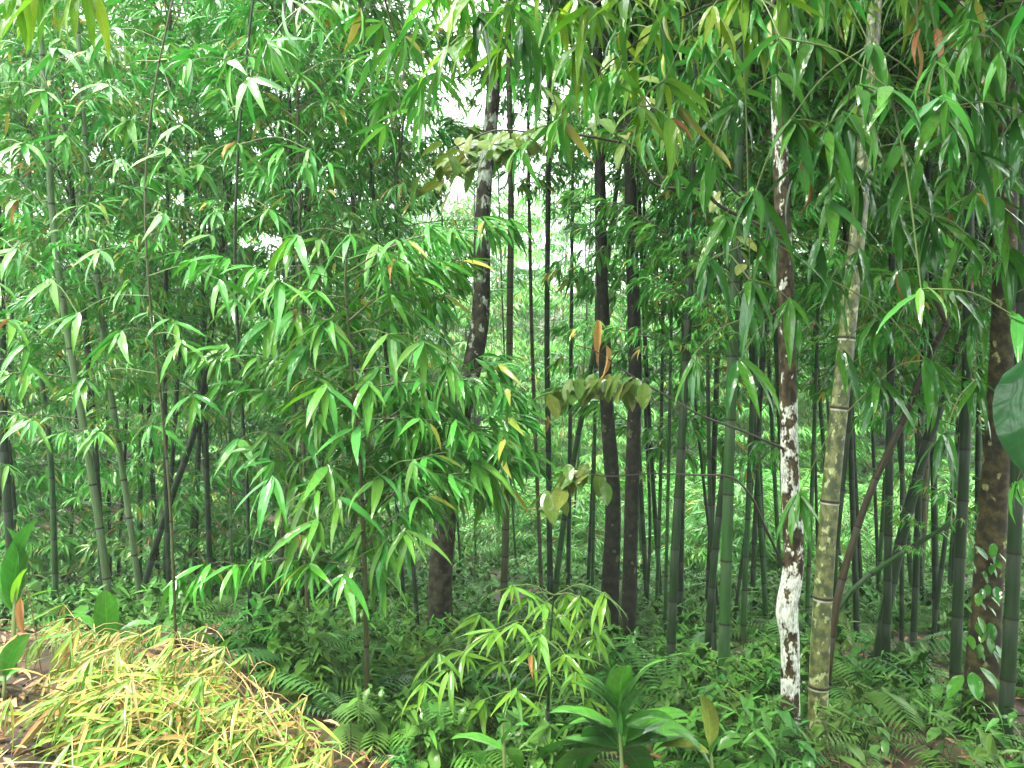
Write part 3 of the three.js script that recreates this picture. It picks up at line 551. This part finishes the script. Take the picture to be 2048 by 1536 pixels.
// the arching bamboo overhead: its sprays hang in along the top and right
{
  const base = V(2.9, 0, -1.9); base.y = ground(base.x, base.z) - 0.05;
  const path = [V(0, 0, 0), V(-0.1, 1.6, -0.1), V(-0.35, 2.9, -0.25), V(-1.0, 3.55, -0.45), V(-1.9, 3.75, -0.6), V(-2.8, 3.5, -0.7), V(-3.4, 3.15, -0.75)];
  const g = thing('arching_bamboo', 'bamboo arching overhead with lime leaves hanging along the top edge', 'bamboo', base);
  const curve = new THREE.CatmullRomCurve3(path, false, 'centripetal'); part('stem', culmGeo(curve, curve.getLength(), 0.022, 0.006, STEM.green, 0.3, 10), M.stem, g);
  const s = { curve, base };
  hubsNear(g, s, [[1045, 55, 2.5, { mats: M.deep, n: 8, spread: 2.4, down: [0.9, 1.4] }], [955, 25, 2.5, { mats: M.deep, n: 4, down: [0.8, 1.4] }]], 2.5, 0.05, { len: 0.24 });
  hubsNear(g, s, [[890, -30], [930, -10], [985, -60], [1020, 10], [1100, -60], [1180, 15], [1250, -10], [1300, 55], [1350, -40], [1155, 95], [1420, 20], [1270, 125], [1330, 160], [1210, -50], [1480, -20], [1560, 0], [1380, 80], [1640, -30], [950, 70], [1110, 20], [900, 90], [1150, -10], [1230, 70], [1310, -10], [1400, 190], [1450, 110], [1000, 100], [1200, 150], [1340, 240], [1280, 210], [1500, 60], [1700, 10], [1800, -20], [1930, 0]], 2.7, 0.45, { len: 0.21, spread: 2.6, down: [0.5, 1.45], mats: M.lime, dry: 0.01 });
  { const mats = [], cols = []; for (let i = 0; i < 26; i++) { mats.push(mat4(curve.getPointAt(rr(0.42, 1)), i * 2.4 + rr(-0.5, 0.5), rr(-0.1, 0.7), rr(-0.3, 0.3), rr(0.6, 1.0))); cols.push(tintA(1, 0.2)); } foliage(g, mats, pick(SPRAY), cols); }
}
{
  const base = V(2.6, 0, -2.6); base.y = ground(base.x, base.z) - 0.05;
  const path = [V(0, 0, 0), V(-0.05, 1.5, 0.05), V(-0.2, 2.5, 0.1), V(-0.6, 3.1, 0.15), V(-1.2, 3.3, 0.2), V(-1.9, 3.1, 0.25)];
  const g = thing('arching_bamboo', 'bamboo with large wet shiny dark leaves hanging at upper right', 'bamboo', base);
  const curve = new THREE.CatmullRomCurve3(path, false, 'centripetal'); part('stem', culmGeo(curve, curve.getLength(), 0.02, 0.006, STEM.green, 0.3, 10), M.stem, g);
  const s = { curve, base };
  hubsNear(g, s, [[1555, 150], [1478, 205], [1690, 225], [1655, 260], [1765, 150], [1830, 320], [1800, 285], [1950, 305], [2005, 270], [1450, 430], [1510, 385], [1705, 330], [2045, 225], [1990, 400], [1935, 470], [1600, 330], [1880, 220], [1740, 90], [1620, 80], [1900, 100], [1540, 480], [1860, 430], [2030, 120], [1580, 240], [1720, 170], [1850, 180], [1960, 190], [1660, 400], [1780, 400], [1420, 320], [2010, 500]], 2.5, 0.35, { len: 0.24, spread: 2.7, down: [0.5, 1.3], mats: M.deep, dry: 0.012 });
  hubsNear(g, s, [[1500, 632], [1385, 712], [1890, 865], [1600, 985], [1660, 560], [1760, 640], [1420, 520], [1500, 560], [1580, 600], [1640, 480], [1720, 500], [1800, 540], [1890, 560], [1960, 620], [1480, 720], [1680, 700], [1760, 760], [1850, 720], [1950, 760]], 2.8, 0.3, { len: 0.23, spread: 2.4, down: [0.6, 1.3], mats: M.deep });
  hubsNear(g, s, [[1842, 578], [2022, 628], [1560, 75], [1780, 180]], 2.1, 0.1, { len: 0.2, spread: 2.8, down: [0.35, 1.1], mats: M.fresh, n: 5 });
  hubsNear(g, s, [[1835, 60], [1870, 62], [1760, 130]], 2.4, 0.05, { len: 0.17, spread: 1.4, n: 2, mats: M.dry, down: [0.7, 1.3] });
  { const mats = [], cols = []; for (let i = 0; i < 26; i++) { mats.push(mat4(curve.getPointAt(rr(0.42, 1)), i * 2.4 + rr(-0.5, 0.5), rr(-0.1, 0.7), rr(-0.3, 0.3), rr(0.6, 1.0))); cols.push(tintA(1, 0.2)); } foliage(g, mats, pick(SPRAY), cols); }
}
// one large wet leaf at the right edge, on a shrub beside the camera
{
  const base = V(1.5, 0, -1.2); base.y = ground(1.5, -1.2) - 0.03;
  const g = thing('broadleaf_shrub', 'close shrub with one large wet oval leaf at the right edge', 'shrub', base);
  const br = part('branch', tube([V(0, 0, 0), V(0.02, 0.8, -0.05), V(-0.15, 1.5, -0.1), V(-0.42, 1.66, -0.12)].map(p => p), [0.012, 0.003], 7), M.twig, g);
  const put = (p, yaw, down, L) => { const m = part('leaf', OVAL[0], M.wetDark, br); m.position.copy(p); m.rotation.set(down, yaw, 0.2, 'YXZ'); m.scale.setScalar(L); };
  put(P(2050, 720, 1.32).sub(base), -0.5, 1.5, 0.2); put(V(-0.05, 1.45, -0.1), 1.4, 0.7, 0.18); put(V(0, 1.2, -0.1), 2.2, 0.6, 0.18); put(V(0.02, 0.9, -0.05), 0.6, 0.8, 0.16);
}
// ---------------------------------------------------------------- the small bamboo bush in front
{
  const d = 3.9, s = culm('small bright bamboo bush beside the broad-leaved ginger plant', d, [[1093, 1500], [1097, 1380], [1100, 1270], [1108, 1190]], 9, 4, 'dark', null, { ext: 0, name: 'bamboo_bush' });
  const hubs = [[1025, 1172], [1060, 1190], [1035, 1245], [985, 1262], [1000, 1325], [1090, 1205], [1130, 1190], [1172, 1240], [1150, 1290], [1100, 1255], [1205, 1185], [875, 1308], [850, 1365], [838, 1410], [905, 1392], [965, 1400], [1075, 1405], [1060, 1310], [1150, 1345], [930, 1305], [1190, 1275], [1120, 1230], [1080, 1270], [1130, 1310], [960, 1230], [1160, 1195], [1100, 1350], [1030, 1380], [900, 1340], [1180, 1400]];
  hubsNear(s.g, s, hubs, d, 0.3, { len: 0.19, spread: 3.0, mats: M.fresh.slice(3).concat(M.lime.slice(0, 3)), down: [0.1, 1.0], n: 7 });
}
// ---------------------------------------------------------------- broad-leaved ginger plants
function ginger(label, hub, d, tips, mats = M.ginger) {
  const c = P(hub[0], hub[1], d), base = V(c.x, ground(c.x, c.z) - 0.03, c.z), g = thing('ginger_plant', label, 'plant', base);
  part('stem', tube([V(0, 0, 0), c.clone().sub(base).multiplyScalar(0.5).add(V(0.01, 0, 0.02)), c.clone().sub(base)], [0.012, 0.006], 7), M.twig, g);
  for (const [x, y, dz, dry] of tips) {
    const t = P(x, y, d + dz).sub(c), L = t.length(), yaw = Math.atan2(t.x, t.z), el = Math.atan2(-t.y, Math.hypot(t.x, t.z));
    const m = part('leaf', pick(GING), dry ? M.ginger[2] : pick(mats.slice(0, 2)), g); m.position.copy(c).sub(base).multiplyScalar(rr(0.72, 1)); m.rotation.set(el - 0.45, yaw, rr(-0.3, 0.3), 'YXZ'); m.scale.setScalar(L * 1.08);
  }
}
ginger('glossy broad-leaved ginger plant at the bottom centre, largest of its kind', [1238, 1440], 3.3, [[1110, 1390, 0.1], [1380, 1420, 0.1], [1090, 1500, 0.3], [1400, 1500, 0.3], [1340, 1350, -0.2], [1160, 1330, -0.1], [1195, 1345, -0.1], [1300, 1360, -0.05], [1120, 1475, 0.15], [1130, 1540, 0.25], [1275, 1570, 0.2], [1330, 1520, 0.15], [1140, 1390, -0.1], [1240, 1350, -0.25], [1350, 1440, -0.1], [1190, 1570, 0.25], [1100, 1430, 0.05], [1330, 1390, -0.15], [1260, 1340, 0.05], [1300, 1480, 0.3], [1180, 1480, 0.35]]);
ginger('ginger plant with one pale broad leaf under the small bamboo bush', [1005, 1450], 3.3, [[905, 1452, 0.05], [1060, 1420, -0.1], [1030, 1520, 0.15], [960, 1510, 0.2]]);
ginger('ginger plant with yellowing leaf right of the largest one', [1420, 1490], 3.3, [[1330, 1440, 0], [1370, 1540, 0.15], [1480, 1450, -0.1], [1450, 1560, 0.2], [1310, 1500, 0.1, true], [1400, 1400, -0.1, true]]);
ginger('broad upright leaves at the left edge above the litter', [28, 1190], 4.0, [[75, 1035, -0.1], [-10, 1050, 0], [-40, 1120, 0.1], [40, 1090, 0.2]]);
ginger('pale leafed plant leaning right at the left edge', [30, 1175], 3.7, [[112, 1155, 0.1], [70, 1110, 0]], [M.lime[2], M.lime[1]]);
ginger('shiny broad-leaved plant behind the cut yellow foliage', [215, 1285], 4.0, [[120, 1240, 0.05], [200, 1200, -0.2], [300, 1270, -0.1], [150, 1290, 0.2]]);
ginger('grey-green broad-leaved plant right of the cut yellow foliage', [430, 1330], 3.8, [[385, 1265, -0.1], [480, 1285, -0.05], [465, 1345, 0.2], [395, 1330, 0.15]]);
ginger('broad wet leaves at the left edge below the orange leaf', [10, 1350], 3.3, [[75, 1290, -0.1], [-30, 1310, 0], [60, 1350, 0.15], [-20, 1400, 0.2]]);
{ const p = P(42, 1195, 3.4), g = thing('dry_leaf', 'orange dry leaf hanging upright at the left above litter', 'leaf', p); const m = part('blade', DRY[0], M.dry[0], g); m.rotation.set(1.45, 0.3, 0, 'YXZ'); m.scale.setScalar(0.2); part('stalk', tube([V(0, 0, 0), V(0.02, 0.05, 0), V(0.04, ground(p.x, p.z - 0.1) - p.y, -0.1)], [0.002, 0.003], 5), M.brownTwig, g); }

// ---------------------------------------------------------------- cut pale bamboo foliage heaped at lower left
const NARROW = [0, 1, 2, 3].map(i => blade(1, rr(0.07, 0.11), { rows: 7, across: 2, bend: rr(0.2, 0.9), fold: 0.3, ripple: 0.004, twist: rr(-0.9, 0.9), s: i * 6.1 }));
const cutLabel = 'cut bamboo branch with yellowing leaves in the heap at lower left';
for (let i = 0; i < 15; i++) {
  const u = i / 14, d = 2.5 + 1.4 * ((i * 7) % 15) / 14, px = 120 + 520 * ((i * 4) % 15) / 14 * (0.6 + 0.4 * (4 - d) / 1.5 + 0.2), c = V((px - 1024) / FOC * d, 0, -d);
  const hgt = (x, z) => ground(x, z) + 0.02 + 0.15 * (0.75 + 0.5 * noise.noise(x * 3.3, 1.7, z * 3.3)) * Math.exp(-(Math.pow((x + 1.35) / 0.75, 2) + Math.pow((z + 3.1) / 0.8, 2)));
  c.y = hgt(c.x, c.z) + rr(0, 0.08); const g = thing('cut_bamboo_branch', cutLabel, 'branch', c, 'cut branches heaped at lower left');
  const az = -2.2 + rr(-0.7, 0.7) , pts = []; for (let k = 0; k <= 4; k++) { const x = c.x - Math.sin(az) * (0.45 - k * 0.22), z = c.z - Math.cos(az) * (0.45 - k * 0.22) * 0.8; pts.push(V(x, hgt(x, z) + 0.05 + 0.1 * Math.sin(k), z).sub(c)); }
  part('twig', tube(pts, [0.004, 0.0015], 5), M.tanTwig, g); const cv = new THREE.CatmullRomCurve3(pts);
  for (let f = 0; f < 11; f++) {
    const p = cv.getPointAt(rr(0.05, 1)), hub = p.clone().add(V(rr(-0.28, 0.22), 0, rr(-0.2, 0.28))); hub.y = hgt(hub.x + c.x, hub.z + c.z) - c.y + rr(0.02, 0.28);
    const br = part('side_twig', tube([p, p.clone().lerp(hub, 0.5).add(V(0, 0.06, 0)), hub], [0.0022, 0.0012], 4, { rows: 5 }), M.tanTwig, g), yaw0 = -0.75 + gauss() * 0.9;
    for (let k = 0; k < 8; k++) { const m = part('leaf', pick(NARROW), rnd() < 0.03 ? pick(M.dry) : pick(M.pale), br); m.position.copy(hub); m.rotation.set(rr(0.1, 1.3), yaw0 + rr(-1.2, 1.2), rr(-0.9, 0.9), 'YXZ'); m.scale.setScalar(rr(0.09, 0.22)); }
  }
}
{ // each branch is named by its row in the heap
  const cut = scene.children.filter(o => o.userData.label === cutLabel).sort((a, b) => b.position.z - a.position.z);
  for (const [k, row] of ['front', 'middle', 'back'].entries()) cut.slice(k * 5, k * 5 + 5).sort((a, b) => a.position.x - b.position.x).forEach((o, i) => { o.userData.label = `cut yellowing bamboo branch, ${['first', 'second', 'third', 'fourth', 'fifth'][i]} from left in ${row} row of the heap`; });
}
{ // what lies under them
  const n = 2200, im = new THREE.InstancedMesh(blade(1, 0.09, { rows: 4, across: 2, bend: 0.7, fold: 0.3 }), M.litter, n); im.geometry.deleteAttribute('uv'); tinted(im.geometry, 1, 1, 1);
  for (let i = 0; i < n; i++) {
    const x = -1.35 + gauss() * 1.0, z = -3.0 + gauss() * 1.0, e = Math.exp(-(Math.pow((x + 1.35) / 0.75, 2) + Math.pow((z + 3.1) / 0.8, 2)));
    if (x < 0.56 * z && rnd() < 0.85) { im.setMatrixAt(i, mat4(V(-1.2, ground(-1.2, -3) + 0.02, -3), rnd() * 6, 0, 0, 0.1)); continue; }
    im.setMatrixAt(i, mat4(V(x, ground(x, z) + rr(0.0, 0.3) * e + 0.02, z), -0.7 + gauss() * 2.6, rr(-0.5, 0.9), rr(-1, 1), rr(0.08, 0.24)));
    const c = pick([[0.24, 0.38, 0.05], [0.17, 0.34, 0.04], [0.34, 0.37, 0.08], [0.30, 0.20, 0.06], [0.11, 0.27, 0.03]]); im.setColorAt(i, new THREE.Color().setRGB(...c));
  }
  im.name = 'cut_foliage'; im.userData = { kind: 'stuff', label: 'loose yellow-green bamboo leaves under the cut branches', category: 'foliage' }; scene.add(im);
}

// ---------------------------------------------------------------- ferns, herbs, litter
function frond(L, pairs) {
  const bits = [], pts = []; let y = 0, z = 0; for (let i = 0; i <= 6; i++) { pts.push(V(0, y, z)); const a = -0.9 + 1.5 * i / 6; z += Math.cos(a) * L / 6; y -= Math.sin(a) * L / 6; }
  const cv = new THREE.CatmullRomCurve3(pts), tw = tube(pts, [0.004 * L * 2, 0.001], 4, { rows: 8 }); tw.deleteAttribute('uv'); bits.push(tw);
  for (let i = 0; i < pairs; i++) { const t = 0.15 + 0.84 * i / pairs, p = cv.getPointAt(t), tn = cv.getTangentAt(t), l = L * 0.26 * Math.sin(Math.PI * Math.pow(1 - t * 0.93, 0.8)) + 0.01; for (const s of [-1, 1]) bits.push(TINY[0].clone().applyMatrix4(mat4(p, s * 1.25, Math.asin(-tn.y) * 0.4 + 0.25, s * 0.1, V(l * 1.1, l, l)))); }
  return mergeGeometries(bits);
}
const FROND = [frond(0.6, 17), frond(0.5, 15), frond(0.7, 19)];
const SMALLFROND = frond(0.42, 11);
const FERNS = [[650, 1290, 5.2, 'fern with pale fronds left of the mottled tree base'], [1515, 1490, 4.0, 'fern at the foot of the white-barked tree'], [1380, 1345, 5.6, 'fern between the dark green culm and the thick green culm'], [1290, 1340, 6.0, 'fern right of the dark trunk pair'], [540, 1250, 5.8, 'fern in the shade under the leafy bamboo, left'], [760, 1330, 5.0, 'fern beside the stem of the leafy bamboo'], [1500, 1350, 5.2, 'fern behind the white-barked tree'], [1350, 1440, 4.6, 'fern at the foot of the dark green culm'], [930, 1330, 5.3, 'fern right of the mottled tree base'], [1720, 1480, 4.6, 'fern between the speckled culm and the dark upright culm'], [1870, 1490, 4.6, 'fern left of the brown-barked tree'], [470, 1215, 6.2, 'small fern behind the cut foliage'], [700, 1450, 4.1, 'fern in front of the leafy bamboo stem'], [1620, 1420, 5.0, 'fern between white-barked tree and speckled culm'], [330, 1200, 6.2, 'fern among the pale culm bases'], [1140, 1290, 6.6, 'fern behind the small bamboo bush'], [1480, 1440, 4.7, 'fern right of the thick green culm'], [1790, 1420, 5.6, 'fern behind the dark upright culm'], [580, 1370, 4.6, 'fern right of the cut foliage'], [850, 1400, 4.4, 'fern low in front of the mottled tree']];
for (const [px, py, d, label] of FERNS) {
  const c = P(px, py, d); c.y = ground(c.x, c.z) - 0.01; const g = thing('fern', label, 'fern', c), n = 8 + Math.floor(rnd() * 3), a0 = rnd() * 6;
  for (let i = 0; i < n; i++) { const m = part('frond', pick(FROND), pick(M.fern), g); m.rotation.set(rr(-0.3, 0.45), a0 + i / n * 6.283 + rr(-0.5, 0.5), rr(-0.35, 0.35), 'YXZ'); m.scale.set(rr(0.7, 1.1), rr(0.5, 1.2), 1).multiplyScalar(rr(0.45, 1.15)); }
}
{ // low herbs and seedlings covering the forest floor
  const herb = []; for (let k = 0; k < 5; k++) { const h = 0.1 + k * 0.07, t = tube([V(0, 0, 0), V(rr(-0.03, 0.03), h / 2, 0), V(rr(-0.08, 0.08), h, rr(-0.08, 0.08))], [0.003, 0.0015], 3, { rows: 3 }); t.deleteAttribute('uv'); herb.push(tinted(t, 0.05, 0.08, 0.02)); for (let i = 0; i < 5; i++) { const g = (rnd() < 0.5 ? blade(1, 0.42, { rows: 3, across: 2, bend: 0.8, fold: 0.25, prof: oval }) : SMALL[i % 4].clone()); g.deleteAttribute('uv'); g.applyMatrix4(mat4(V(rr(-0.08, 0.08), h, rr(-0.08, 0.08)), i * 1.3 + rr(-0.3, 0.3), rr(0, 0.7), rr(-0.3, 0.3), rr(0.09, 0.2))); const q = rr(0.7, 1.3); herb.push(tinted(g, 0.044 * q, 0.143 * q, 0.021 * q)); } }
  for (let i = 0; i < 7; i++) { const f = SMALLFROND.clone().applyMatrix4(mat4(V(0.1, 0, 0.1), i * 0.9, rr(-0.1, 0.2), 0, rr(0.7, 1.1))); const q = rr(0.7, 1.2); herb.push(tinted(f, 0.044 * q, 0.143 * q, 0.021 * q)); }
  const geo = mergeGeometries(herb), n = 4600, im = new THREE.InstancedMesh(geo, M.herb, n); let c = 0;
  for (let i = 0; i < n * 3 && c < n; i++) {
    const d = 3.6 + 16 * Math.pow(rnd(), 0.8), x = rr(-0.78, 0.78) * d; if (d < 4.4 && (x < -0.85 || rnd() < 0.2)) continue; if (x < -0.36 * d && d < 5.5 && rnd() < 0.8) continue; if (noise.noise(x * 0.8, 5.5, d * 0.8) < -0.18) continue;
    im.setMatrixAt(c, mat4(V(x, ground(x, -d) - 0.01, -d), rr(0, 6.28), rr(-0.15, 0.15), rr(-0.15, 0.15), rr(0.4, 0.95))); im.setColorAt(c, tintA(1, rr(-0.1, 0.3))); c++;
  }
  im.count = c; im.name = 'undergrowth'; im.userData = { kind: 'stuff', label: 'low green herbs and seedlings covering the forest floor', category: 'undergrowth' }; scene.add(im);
  const nl = 10000, lit = new THREE.InstancedMesh(blade(1, 0.22, { rows: 3, across: 2, bend: 0.9, fold: 0.5 }), M.litter, nl); lit.geometry.deleteAttribute('uv'); tinted(lit.geometry, 1, 1, 1);
  for (let i = 0; i < nl; i++) {
    const d = 2.4 + 9 * Math.pow(rnd(), 1.3), x = rr(-0.8, 0.8) * (d + 0.5);
    lit.setMatrixAt(i, mat4(V(x, ground(x, -d) + rr(0.005, 0.04), -d), rr(0, 6.28), rr(-0.35, 0.5), rr(-0.8, 0.8), rr(0.05, 0.14))); const q = rr(0.55, 1.25), c2 = pick([[0.28, 0.15, 0.075], [0.32, 0.20, 0.11], [0.20, 0.11, 0.06], [0.16, 0.11, 0.065]]); lit.setColorAt(i, new THREE.Color().setRGB(c2[0] * q, c2[1] * q, c2[2] * q));
  }
  lit.name = 'leaf_litter'; lit.userData = { kind: 'stuff', label: 'brown fallen leaves littering the forest floor', category: 'leaf litter' }; scene.add(lit);
}

scene.traverse(o => { if (o.isMesh) { o.castShadow = true; o.receiveShadow = true; } });
renderer.render(scene, camera);
